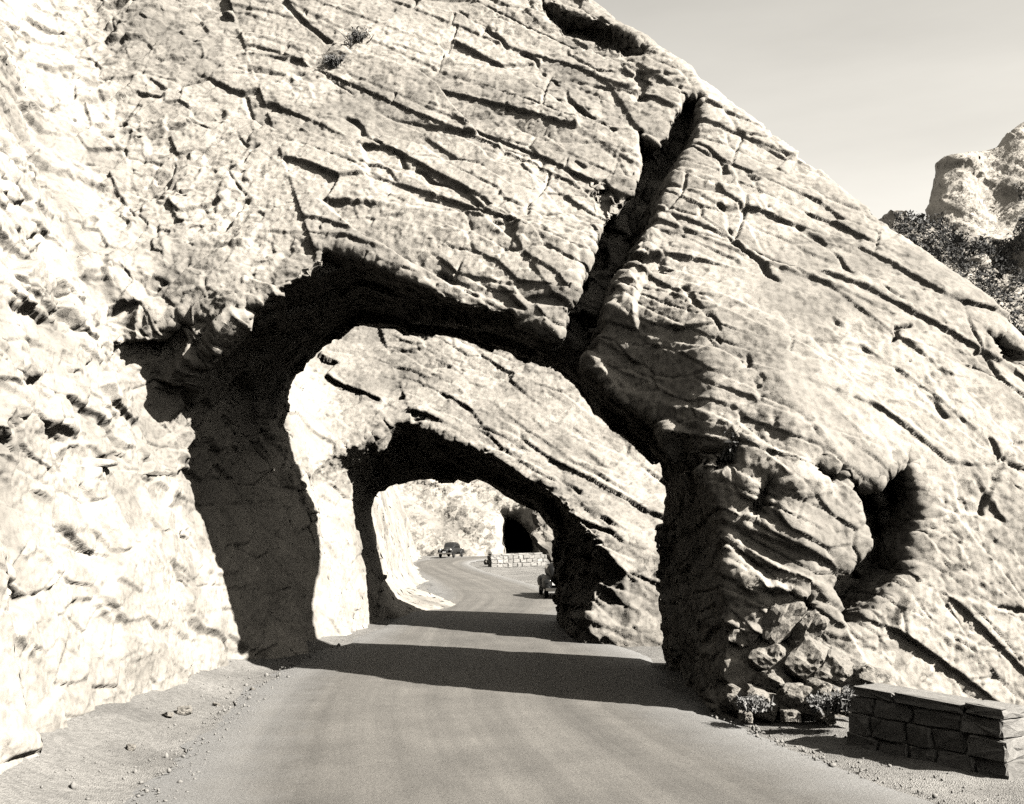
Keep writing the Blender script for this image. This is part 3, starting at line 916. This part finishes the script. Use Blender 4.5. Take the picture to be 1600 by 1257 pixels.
def stone_mat(name, lo, hi, scale=3.0):
    m, n, b = mat_new(name)
    tc = n.nodes.new("ShaderNodeTexCoord"); oi = n.nodes.new("ShaderNodeObjectInfo")
    ad = n.nodes.new("ShaderNodeVectorMath"); ad.operation = 'ADD'
    n.links.new(tc.outputs['Object'], ad.inputs[0]); n.links.new(oi.outputs['Location'], ad.inputs[1])
    f = noise_node(n, ad.outputs[0], scale, 8, 0.7)
    c = ramp(n, f, [(0.3, lo), (0.7, hi)])
    c = mixc(n, c, ramp(n, oi.outputs['Random'], [(0.0, 0.75), (1.0, 1.2)]), 1.0, 'MULTIPLY')
    n.links.new(c, b.inputs['Base Color'])
    bp = n.nodes.new("ShaderNodeBump"); bp.inputs['Strength'].default_value = 0.6; bp.inputs['Distance'].default_value = 0.03
    n.links.new(noise_node(n, ad.outputs[0], scale * 3.5, 8, 0.7), bp.inputs['Height']); n.links.new(bp.outputs[0], b.inputs['Normal'])
    return m
M_BOULDER = stone_mat("boulder_stone", 0.13, 0.21)
M_WALL = stone_mat("wall_stone", 0.09, 0.17, 5.0)
M_MORTAR = stone_mat("mortar", 0.05, 0.08, 9.0)

def rough_boulder(k):
    me = stone_mesh("boulder", 20 + k, 4, 0.85, 0.0, (1, 1, 1), (0.7, 1.1))
    n = len(me.vertices); v = np.empty(n * 3, np.float32); me.vertices.foreach_get("co", v); v = v.reshape(-1, 3).astype(float)
    o1, _ = facets((v / 0.45 + k * 9).astype(np.float32), 31, 0.5, 1.0); o2, _ = facets((v / 0.16 + k * 9).astype(np.float32), 32, 0.5, 1.0)
    nn = v / np.linalg.norm(v, axis=1, keepdims=True)
    v = v + nn * (0.07 * o1 + 0.03 * o2 + 0.03 * fbm(v * 5, 3, 33))[:, None]
    me.vertices.foreach_set("co", v.astype(np.float32).ravel()); me.update()
    return me
M_BLOCK = rock_mat("block_limestone", 0.13, 0.18, 0.22, 1.6, 0.6)
boulder_meshes = [rough_boulder(i) for i in range(7)]
for me in boulder_meshes:
    me.materials.append(M_BLOCK)
def boulder(name, x, y, z, sx, sy, sz, rot, k, label, group=None, cat="boulder"):
    o = link(name, boulder_meshes[k % 7], None, None, (x, y, z))
    o.scale = (sx, sy, sz); o.rotation_euler = rot
    return setp(o, label, cat, group)

PB = "pale angular boulder heaped against the tunnel pillar beside the stone wall"
r_ = random.Random(3)
for px, py, d, sx, sy, sz, tilt in [(1150, 1095, 19.7, .5, .6, .5, .4), (1187, 1098, 19.2, .55, .6, .42, .3), (1205, 1030, 19.8, .7, .8, .7, .62), (1250, 1092, 18.9, .65, .7, .5, .2),
                              (1262, 1035, 19.4, .75, .7, .8, .7), (1318, 1098, 18.4, .5, .5, .42, .3), (1235, 1120, 18.1, .26, .3, .22, 0), (1290, 1120, 17.9, .3, .3, .24, 0),
                              (1165, 1120, 18.9, .24, .3, .2, 0), (1310, 1055, 19.1, .7, .7, .6, .55), (1205, 1068, 19.5, .5, .6, .4, .5),
                              (1285, 1085, 18.7, .45, .6, .4, .4), (1352, 1062, 18.9, .6, .6, .5, .3),
                              (1215, 965, 19.9, .55, .8, .95, .65), (1262, 985, 19.7, .45, .8, .8, .6), (1165, 985, 20.1, .45, .7, .6, .6), (1240, 915, 20.2, .4, .7, .5, .65), (1185, 890, 20.3, .4, .7, .5, .55)]:
    p = pix(px, py, d)
    boulder("boulder", p[0], p[1], p[2], sx, sy, sz, (r_.uniform(-.15, .15), tilt, r_.uniform(-.3, .3)), r_.randrange(7), PB, "boulders heaped at the foot of the pillar")
SS = "loose stone fallen on the gravel shoulder under the tall road cut"
for px, py, sx in [(288, 1086, .3), (262, 1094, .18), (338, 1070, .13), (205, 1140, .16), (395, 1052, .14)]:
    p = ground(px, py, 0.3)
    z = float(ground_z(np.array([p[0]]), np.array([p[1]]))[0])
    boulder("loose_stone", p[0], p[1], z + sx * .2, sx, sx * .8, sx * .6, (r_.uniform(-.3, .3), r_.uniform(-.3, .3), r_.uniform(0, 3)), r_.randrange(7), SS, "loose stones on the shoulder", "stone")

# pebbles and chips along the foot of the rock
def pebbles():
    bm = bmesh.new(); bmesh.ops.create_icosphere(bm, subdivisions=1, radius=1.0)
    bv = np.array([v.co[:] for v in bm.verts]); bf = np.array([[v.index for v in f.verts] for f in bm.faces]); bm.free()
    g = np.random.default_rng(12); n = 2200
    side = g.random(n)
    y = np.where(side < 0.72, g.uniform(9, 31, n) ** 1.0, g.uniform(11, 20.5, n))
    le = I(y, [0, 9, 13, 17, 20, 24, 28, 31], [-4.5, -4.6, -4.75, -5.1, -5.4, -5.7, -5.5, -5.1])
    ri = I(y, [9, 13, 17, 20, 24], [6.2, 5.6, 4.4, 3.8, 3.6])
    x = np.where(side < 0.72, le - np.abs(g.normal(0, 1.0, n)) + 0.7, ri + np.abs(g.normal(0, .7, n)) - 0.35)
    onroad = (x > le + .05) & (x < ri - .05)
    z = np.where(onroad, -0.015, ground_z(x, y))
    s = g.lognormal(-4.5, 0.55, n)
    V = bv[None] * s[:, None, None] * g.uniform(.6, 1.3, (n, 1, 3)) * (1 + .25 * g.normal(size=(n, len(bv), 1)))
    V = V + np.stack([x, y, z + 0.4 * s], 1)[:, None, :]
    Fx = bf[None] + (np.arange(n) * len(bv))[:, None, None]
    o = link("gravel", mesh_np("gravel", V.reshape(-1, 3), Fx.reshape(-1, 3), False), M_BOULDER)
    setp(o, "loose gravel and rock chips strewn along both road edges", "gravel", kind="stuff")
pebbles()

# ------------------------------------------------------------------ stone guard walls: every stone its own piece
def block_stone(seed):
    """a roughly squared building stone, unit size"""
    r = random.Random(seed); bm = bmesh.new(); bmesh.ops.create_cube(bm, size=1.0)
    for v in bm.verts:
        v.co = Vector([c * r.uniform(0.84, 1.04) for c in v.co])
    bmesh.ops.bevel(bm, geom=bm.edges[:], offset=0.05, segments=1, affect='EDGES')
    bmesh.ops.triangulate(bm, faces=bm.faces[:])
    bmesh.ops.subdivide_edges(bm, edges=[e for e in bm.edges if e.calc_length() > 0.5], cuts=2)
    for v in bm.verts:
        v.co += Vector([r.gauss(0, 0.022) for _ in range(3)])
    me = bpy.data.meshes.new("stone"); bm.to_mesh(me); bm.free()
    return me

def guard_wall(a, b, h, th, courses, wmin, wmax, label, seed, missing=0.0, mat=None):
    r = random.Random(seed)
    a = Vector((a[0], a[1], a[2] if len(a) > 2 else 0)); b = Vector((b[0], b[1], b[2] if len(b) > 2 else 0))
    dv = b - a; ln = dv.length; ang = math.atan2(dv.y, dv.x)
    root = bpy.data.objects.new("stone_wall", None); C.objects.link(root)
    root.location = a; root.rotation_euler = (0, 0, ang)
    setp(root, label, "wall")
    bm = bmesh.new(); bmesh.ops.create_cube(bm, size=1.0)
    for v in bm.verts:
        v.co = Vector(((v.co.x + .5) * (ln - .12) + .06, v.co.y * (th - .12), (v.co.z + .5) * (h - .1) - .12))
    me = bpy.data.meshes.new("mortar"); bm.to_mesh(me); bm.free()
    link("mortar", me, M_MORTAR, root)
    vars_ = [block_stone(seed * 50 + i) for i in range(8)]
    for m in vars_:
        m.materials.append(mat or M_WALL)
    z = -0.1; ch = (h + 0.1 - 0.14) / courses
    for c in range(courses + 1):
        top = c == courses
        hh = 0.15 if top else ch * r.uniform(.9, 1.1)
        x = r.uniform(-.06, .02)
        while x < ln - .08:
            w = r.uniform(wmin, wmax) * (1.5 if top else 1.0)
            if x + w > ln - .15:
                w = ln - x + r.uniform(-.02, .05)
            if not (top and r.random() < missing):
                o = link("stone", r.choice(vars_), None, root)
                o.location = (x + w / 2, r.uniform(-.03, .03), z + hh / 2 + r.uniform(-.01, .01))
                o.scale = (w * 1.0, th * r.uniform(.98, 1.1), hh * 1.02)
                o.rotation_euler = (r.uniform(-.04, .04), r.uniform(-.04, .04), r.uniform(-.05, .05) + (math.pi if r.random() < .5 else 0))
            x += w
        z += hh
    return root
guard_wall((5.5, 17.1), (6.95, 14.95), 0.92, 0.6, 3, 0.4, 0.8, "low dark stone guard wall at the road edge below the slab", 4, 0.1)
guard_wall((-1.9, 91), (2.9, 96), 1.0, 0.5, 3, 0.5, 0.9, "low white stone wall in front of the distant tunnel mouth", 6, 0.3, M_BOULDER)
p = pix(763, 880, 97)
boulder("boulder", p[0], p[1], 0.15, 0.7, 0.5, 0.5, (0, .2, .3), 2, "single dark boulder lying on the road edge by the distant white wall")
for px, py, d, sx, sz in [(852, 845, 98, 2.4, 3.2), (862, 885, 88, 1.6, 1.8), (850, 815, 104, 2.2, 3.0)]:
    p = pix(px, py, d)
    boulder("rock_slab", p[0] + 1.0, p[1], p[2] - .6, sx * 1.1, 1.6, sz * 1.5, (.2, -.75, .2), int(px) % 7, "tilted pale slab leaning by the distant tunnel mouth", "slabs by the distant tunnel", "rock")

# ------------------------------------------------------------------ plants
def leaf_mat(name, lo, hi):
    m, n, b = mat_new(name)
    oi = n.nodes.new("ShaderNodeTexCoord")
    n.links.new(ramp(n, noise_node(n, oi.outputs['Object'], 6.0, 3), [(0.3, lo), (0.7, hi)]), b.inputs['Base Color'])
    return m
M_DRY = leaf_mat("dry_brush", 0.10, 0.2)
M_DARKLEAF = leaf_mat("dark_scrub", 0.025, 0.06)
M_CLIFFLEAF = leaf_mat("cliff_scrub", 0.06, 0.12)
M_STEM = leaf_mat("stem", 0.04, 0.07)

def brush_meshes(seed, n=260, spread=0.55, h=1.0):
    g = np.random.default_rng(seed)
    v, f = [], []
    for i in range(n):
        a = g.uniform(0, 6.28); lean = abs(g.normal(0, .5)) * spread
        base = np.array([g.normal(0, .1), g.normal(0, .1), 0])
        d = np.array([math.cos(a) * lean, math.sin(a) * lean, 1.0]); d /= np.linalg.norm(d)
        L_ = h * g.uniform(.35, 1.0); w = 0.012 * g.uniform(.6, 1.6)
        side = np.cross(d, g.normal(size=3)); side /= np.linalg.norm(side)
        tip = base + d * L_ + np.array([math.cos(a), math.sin(a), -.6]) * L_ * .2 * g.random()
        midp = base + d * L_ * .55
        k = len(v)
        v += [base - side * w, base + side * w, midp + side * w, midp - side * w, tip]
        f += [(k, k + 1, k + 2), (k, k + 2, k + 3), (k + 3, k + 2, k + 4)]
        for _ in range(3):                                             # leaves
            c = base + (tip - base) * g.uniform(.3, 1); s1 = g.normal(size=3) * .035; s2 = g.normal(size=3) * .035
            k = len(v); v += [c, c + s1, c + s1 + s2]; f += [(k, k + 1, k + 2)]
    fo = mesh_np("foliage", np.array(v), np.array(f), False)
    sv, sf = [], []
    for i in range(6):
        a = i * 1.05; t = np.array([math.cos(a) * .22 * spread, math.sin(a) * .22 * spread, h * .5])
        k = len(sv)
        for q in range(3):
            sv.append(np.array([math.cos(q * 2.1) * .015, math.sin(q * 2.1) * .015, -.03]))
        sv.append(t)
        sf += [(k, k + 1, k + 3), (k + 1, k + 2, k + 3), (k + 2, k, k + 3)]
    return fo, mesh_np("stem", np.array(sv), np.array(sf), False)

def shrub(name, p, size, mat, seed, label, group=None, cat="shrub"):
    root = bpy.data.objects.new(name, None); C.objects.link(root)
    root.location = p; root.rotation_euler = (0, 0, seed * 1.3)
    setp(root, label, cat, group)
    fo, st = brush_meshes(seed, 240, 0.9, size)
    link("foliage", fo, mat, root); link("stem", st, M_STEM, root)
    return root
for i, (px, py, d, s_) in enumerate([(1176, 1110, 18.4, .3), (1290, 1114, 18.0, .36), (1328, 1108, 17.8, .42)]):
    shrub("scrub_bush", pix(px, py, d), s_, M_DRY, 200 + i, "pale dry scrub bush growing among the boulders at the tunnel pillar", "scrub among the boulders")
def on_face(px, py):
    return hit(px, py, field1)
for i, (px, py, s_, lab) in enumerate([(1150, 702, .7, "dark tuft of brush in a cleft above the arch's lower pillar"),
                                       (560, 62, .6, "dark shrub at the head of the gully high on the cliff"),
                                       (520, 95, .5, "straggly shrub in the gully below the highest shrub")]):
    p = on_face(px, py)
    shrub("cliff_shrub", p + np.array([0, .15, -.2]), s_, M_CLIFFLEAF, 300 + i, lab)

def far_scrub():
    """evergreen scrub on the far slope, too far to tell apart"""
    g = np.random.default_rng(33); V, Fc = [], []; n = 0
    while n < 1500:
        x, y = g.uniform(66, 150), g.uniform(205, 259)
        zs = np.linspace(120, -10, 261)
        v = field5(np.full(261, x), np.full(261, y), zs)
        i = int(np.argmax(v < 0)); z = zs[i]
        if z > 84 or z < 10:
            continue
        if vnoise(np.array([[x * .09, y * .09, 3.0]]), 7)[0] < 0.0 + (0.2 if y > 252 else 0):
            continue
        n += 1
        h = g.uniform(1.2, 3.4); w = h * g.uniform(.35, .6)
        for _ in range(26):
            c = np.array([x, y, z]) + np.array([g.normal(0, w * .4), g.normal(0, w * .4), g.uniform(0, h)])
            a, b_, c_ = g.normal(size=(3, 3)) * w * .22
            k = len(V); V += [c + a, c + b_, c + c_]; Fc.append((k, k + 1, k + 2))
    o = link("scrub_wood", mesh_np("scrub_wood", np.array(V), np.array(Fc), False), M_DARKLEAF)
    setp(o, "dark scrubby evergreen growth covering the far canyon slope", "wood", kind="stuff")
far_scrub()

# ------------------------------------------------------------------ motor cars of the period
def paint(name, v, rough=0.3, spec=0.5, metal=0.0):
    m, n, b = mat_new(name)
    tc = n.nodes.new("ShaderNodeTexCoord")
    n.links.new(ramp(n, noise_node(n, tc.outputs['Object'], 2.5, 4), [(0.3, v * .85), (0.7, v * 1.2)]), b.inputs['Base Color'])
    b.inputs['Roughness'].default_value = rough; b.inputs['Specular IOR Level'].default_value = spec; b.inputs['Metallic'].default_value = metal
    return m
M_CARGREY = paint("grey_car_paint", 0.016, .5, .12); M_CARBLACK = paint("black_car_paint", 0.006, .55, .08)
M_GLASS = paint("car_glass", 0.015, .08, .6); M_CHROME = paint("chrome", 0.3, .25, .5, 1.0)
M_TYRE = paint("tyre_rubber", 0.02, .9, .1); M_PLATE = paint("plate_white", 0.5, .6, .2); M_LENS = paint("lamp_lens", 0.45, .1, .5)

BODY = [(2.32, .10, .55, .80), (2.25, .24, .46, .95), (2.05, .34, .43, 1.03), (1.5, .44, .40, 1.09), (.95, .60, .38, 1.12), (.6, .76, .36, 1.13), (0, .82, .36, 1.12), (-.8, .82, .36, 1.11),
        (-1.3, .76, .38, 1.09), (-1.75, .66, .40, 1.0), (-2.1, .52, .43, .86), (-2.35, .30, .50, .70)]
ROOF = [(.92, .50, .95, 1.10), (.72, .60, .98, 1.30), (.48, .64, 1.0, 1.52), (.15, .66, 1.0, 1.62), (-.4, .66, 1.0, 1.65), (-.9, .64, 1.0, 1.60), (-1.3, .59, .98, 1.44), (-1.65, .52, .92, 1.18), (-1.9, .44, .86, .96)]
def sec(st, x, ang, e=2.6):
    xs = [s[0] for s in st][::-1]
    w, zb, zt = [float(np.interp(x, xs, [s[k] for s in st][::-1])) for k in (1, 2, 3)]
    c, s = math.cos(ang), math.sin(ang)
    return Vector((x, w * math.copysign(abs(c) ** (2 / e), c), (zb + zt) / 2 + (zt - zb) / 2 * math.copysign(abs(s) ** (2 / e), s)))
def loft(name, st, mat, parent, nx=36, na=28, e=2.6, cy=0.0):
    bm = bmesh.new(); x0, x1 = st[0][0], st[-1][0]; rings = []
    for i in range(nx + 1):
        x = x0 + (x1 - x0) * i / nx
        rings.append([bm.verts.new(sec(st, x, 2 * math.pi * j / na, e) + Vector((0, cy, 0))) for j in range(na)])
    for a, b in zip(rings[:-1], rings[1:]):
        for j in range(na):
            bm.faces.new((a[j], b[j], b[(j + 1) % na], a[(j + 1) % na]))
    bm.faces.new(rings[0]); bm.faces.new(rings[-1][::-1])
    bmesh.ops.recalc_face_normals(bm, faces=bm.faces)
    me = bpy.data.meshes.new(name); bm.to_mesh(me); bm.free()
    for p in me.polygons: p.use_smooth = True
    return link(name, me, mat, parent)
def patch(name, st, xr, ar, mat, parent, off=0.008, n=6, e=2.6):
    bm = bmesh.new(); g = []
    for i in range(n + 1):
        row = []
        for j in range(n + 1):
            x = xr[0] + (xr[1] - xr[0]) * i / n; a = ar[0] + (ar[1] - ar[0]) * j / n
            p = sec(st, x, a, e); c = Vector((x, 0, 1.15)); q = (p - c); q.normalize()
            row.append(bm.verts.new(p + q * off + Vector((off if xr[0] > .5 else (-off if xr[1] < -1.2 else 0), 0, 0))))
        g.append(row)
    for i in range(n):
        for j in range(n):
            bm.faces.new((g[i][j], g[i + 1][j], g[i + 1][j + 1], g[i][j + 1]))
    me = bpy.data.meshes.new(name); bm.to_mesh(me); bm.free()
    for p in me.polygons: p.use_smooth = True
    return link(name, me, mat, parent)
def lathe(name, prof_, mat, parent, loc, axis='y', n=24):
    bm = bmesh.new(); rings = []
    for r, h in prof_:
        rg = []
        for j in range(n):
            a = 2 * math.pi * j / n; c, s = r * math.cos(a), r * math.sin(a)
            rg.append(bm.verts.new((c, h, s) if axis == 'y' else (h, c, s)))
        rings.append(rg)
    for a, b in zip(rings[:-1], rings[1:]):
        for j in range(n):
            bm.faces.new((a[j], b[j], b[(j + 1) % n], a[(j + 1) % n]))
    bm.faces.new(rings[0]); bm.faces.new(rings[-1][::-1])
    bmesh.ops.recalc_face_normals(bm, faces=bm.faces)
    me = bpy.data.meshes.new(name); bm.to_mesh(me); bm.free()
    for p in me.polygons: p.use_smooth = True
    return link(name, me, mat, parent, loc)
def tube(name, pts, r, mat, parent, rz=None):
    bm = bmesh.new(); rings = []; rz = rz or r
    pts = [Vector(p) for p in pts]
    for i, p in enumerate(pts):
        d = (pts[min(i + 1, len(pts) - 1)] - pts[max(i - 1, 0)]).normalized(); u = d.cross(Vector((0, 0, 1))).normalized()
        rings.append([bm.verts.new(p + u * r * math.cos(a * math.pi / 4) + Vector((0, 0, rz * math.sin(a * math.pi / 4)))) for a in range(8)])
    for a, b in zip(rings[:-1], rings[1:]):
        for j in range(8):
            bm.faces.new((a[j], b[j], b[(j + 1) % 8], a[(j + 1) % 8]))
    bm.faces.new(rings[0]); bm.faces.new(rings[-1][::-1])
    bmesh.ops.recalc_face_normals(bm, faces=bm.faces)
    me = bpy.data.meshes.new(name); bm.to_mesh(me); bm.free()
    return link(name, me, mat, parent)
def boxm(name, dims, loc, mat, parent, bev=.01):
    bm = bmesh.new(); bmesh.ops.create_cube(bm, size=1.0)
    for v in bm.verts: v.co = Vector((v.co.x * dims[0], v.co.y * dims[1], v.co.z * dims[2]))
    bmesh.ops.bevel(bm, geom=bm.edges[:], offset=bev, segments=2, affect='EDGES')
    me = bpy.data.meshes.new(name); bm.to_mesh(me); bm.free()
    return link(name, me, mat, parent, loc)

def sedan(loc, heading, mat, label):
    root = bpy.data.objects.new("sedan_car", None); C.objects.link(root)
    root.location = loc; root.rotation_euler = (0, 0, heading)
    setp(root, label, "car")
    loft("body", BODY, mat, root)
    rf = loft("roof", ROOF, mat, root, e=3.0)
    P = math.pi
    for s in (0, 1):
        f = (lambda a, b: (a, b)) if s == 0 else (lambda a, b: (P - b, P - a))
        patch("windshield", ROOF, (.82, .56), f(.35, P / 2 - .04), M_GLASS, root, e=3.0)
        patch("side_window", ROOF, (.42, -.18), f(.10, .62), M_GLASS, root, e=3.0)
        patch("side_window", ROOF, (-.28, -.9), f(.10, .62), M_GLASS, root, e=3.0)
        patch("rear_window", ROOF, (-1.28, -1.5), f(.95, P / 2 - .04), M_GLASS, root, e=3.0)
    fl = [(2.28, .06, .55, .66), (2.18, .17, .42, .84), (1.9, .22, .40, .95), (1.55, .24, .42, .98), (1.15, .22, .40, .90), (.8, .17, .36, .68), (.45, .10, .32, .44)]
    rl = [(-.85, .08, .36, .52), (-1.1, .18, .38, .80), (-1.45, .23, .40, .94), (-1.8, .23, .40, .90), (-2.15, .18, .42, .74), (-2.38, .08, .48, .60)]
    for s in (-1, 1):
        loft("fender", fl, mat, root, 20, 18, 2.3, s * .68)
        loft("fender", rl, mat, root, 20, 18, 2.3, s * .70)
        boxm("running_board", (1.6, .22, .05), (-.2, s * .80, .36), M_TYRE, root)
        h = lathe("headlight", [(.02, -.16), (.08, -.13), (.125, -.02), (.13, .03)], mat, root, (2.12, s * .58, .86), 'x')
        lathe("lens", [(.118, .031), (.1, .05), (.03, .062)], M_LENS, h, None, 'x')
        lathe("tail_light", [(.05, .03), (.055, -.03), (.03, -.06)], M_CHROME, root, (-2.22, s * .62, .86), 'x', 14)
        tube("door_handle", [(-.15, s * .835, 1.0), (-.02, s * .84, 1.0)], .014, M_CHROME, root)
    for x in (1.5, -1.5):
        for s in (-1, 1):
            w = lathe("wheel", [(.25, -.09), (.34, -.085), (.37, -.05), (.37, .05), (.34, .085), (.25, .09)], M_TYRE, root, (x, s * .74, .37))
            lathe("hubcap", [(.22, 0), (.21, s * .03), (.12, s * .05), (.03, s * .06)], M_CHROME, w, (0, s * .055, 0), 'y', 18)
    boxm("axle", (.08, 1.3, .08), (1.5, 0, .37), M_TYRE, root); boxm("axle", (.08, 1.3, .08), (-1.5, 0, .37), M_TYRE, root)
    for k in range(5):
        boxm("grille_bar", (.03, .30 - .02 * k, .035), (2.30 - .012 * k, 0, .58 + .075 * k), M_CHROME, root, .005)
    for sx, x in ((1, 2.52), (-1, -2.54)):
        b = tube("bumper", [(x - sx * .16, -.82, .48), (x - sx * .05, -.62, .48), (x, 0, .48), (x - sx * .05, .62, .48), (x - sx * .16, .82, .48)], .025, M_CHROME, root, .065)
        for s in (-1, 1):
            tube("bracket", [(x - sx * .3, s * .4, .47), (x - sx * .02, s * .4, .47)], .03, M_TYRE, b)
    pl_ = boxm("licence_plate", (.02, .34, .15), (-2.36, .36, .74), M_PLATE, root, .004)
    boxm("bracket", (.34, .05, .05), (.18, 0, -.03), M_TYRE, pl_, .004)
    boxm("licence_plate", (.02, .34, .16), (2.56, 0, .60), M_PLATE, root, .004)
    return root
sedan((2.25, 52.4, 0.0), math.radians(93), M_CARBLACK, "black sedan seen from behind, half hidden by the second tunnel wall")
p = ground(705, 871)
sedan((p[0], p[1], 0.0), math.radians(256), M_CARGREY, "dark grey sedan driving round the far bend, front turned this way")
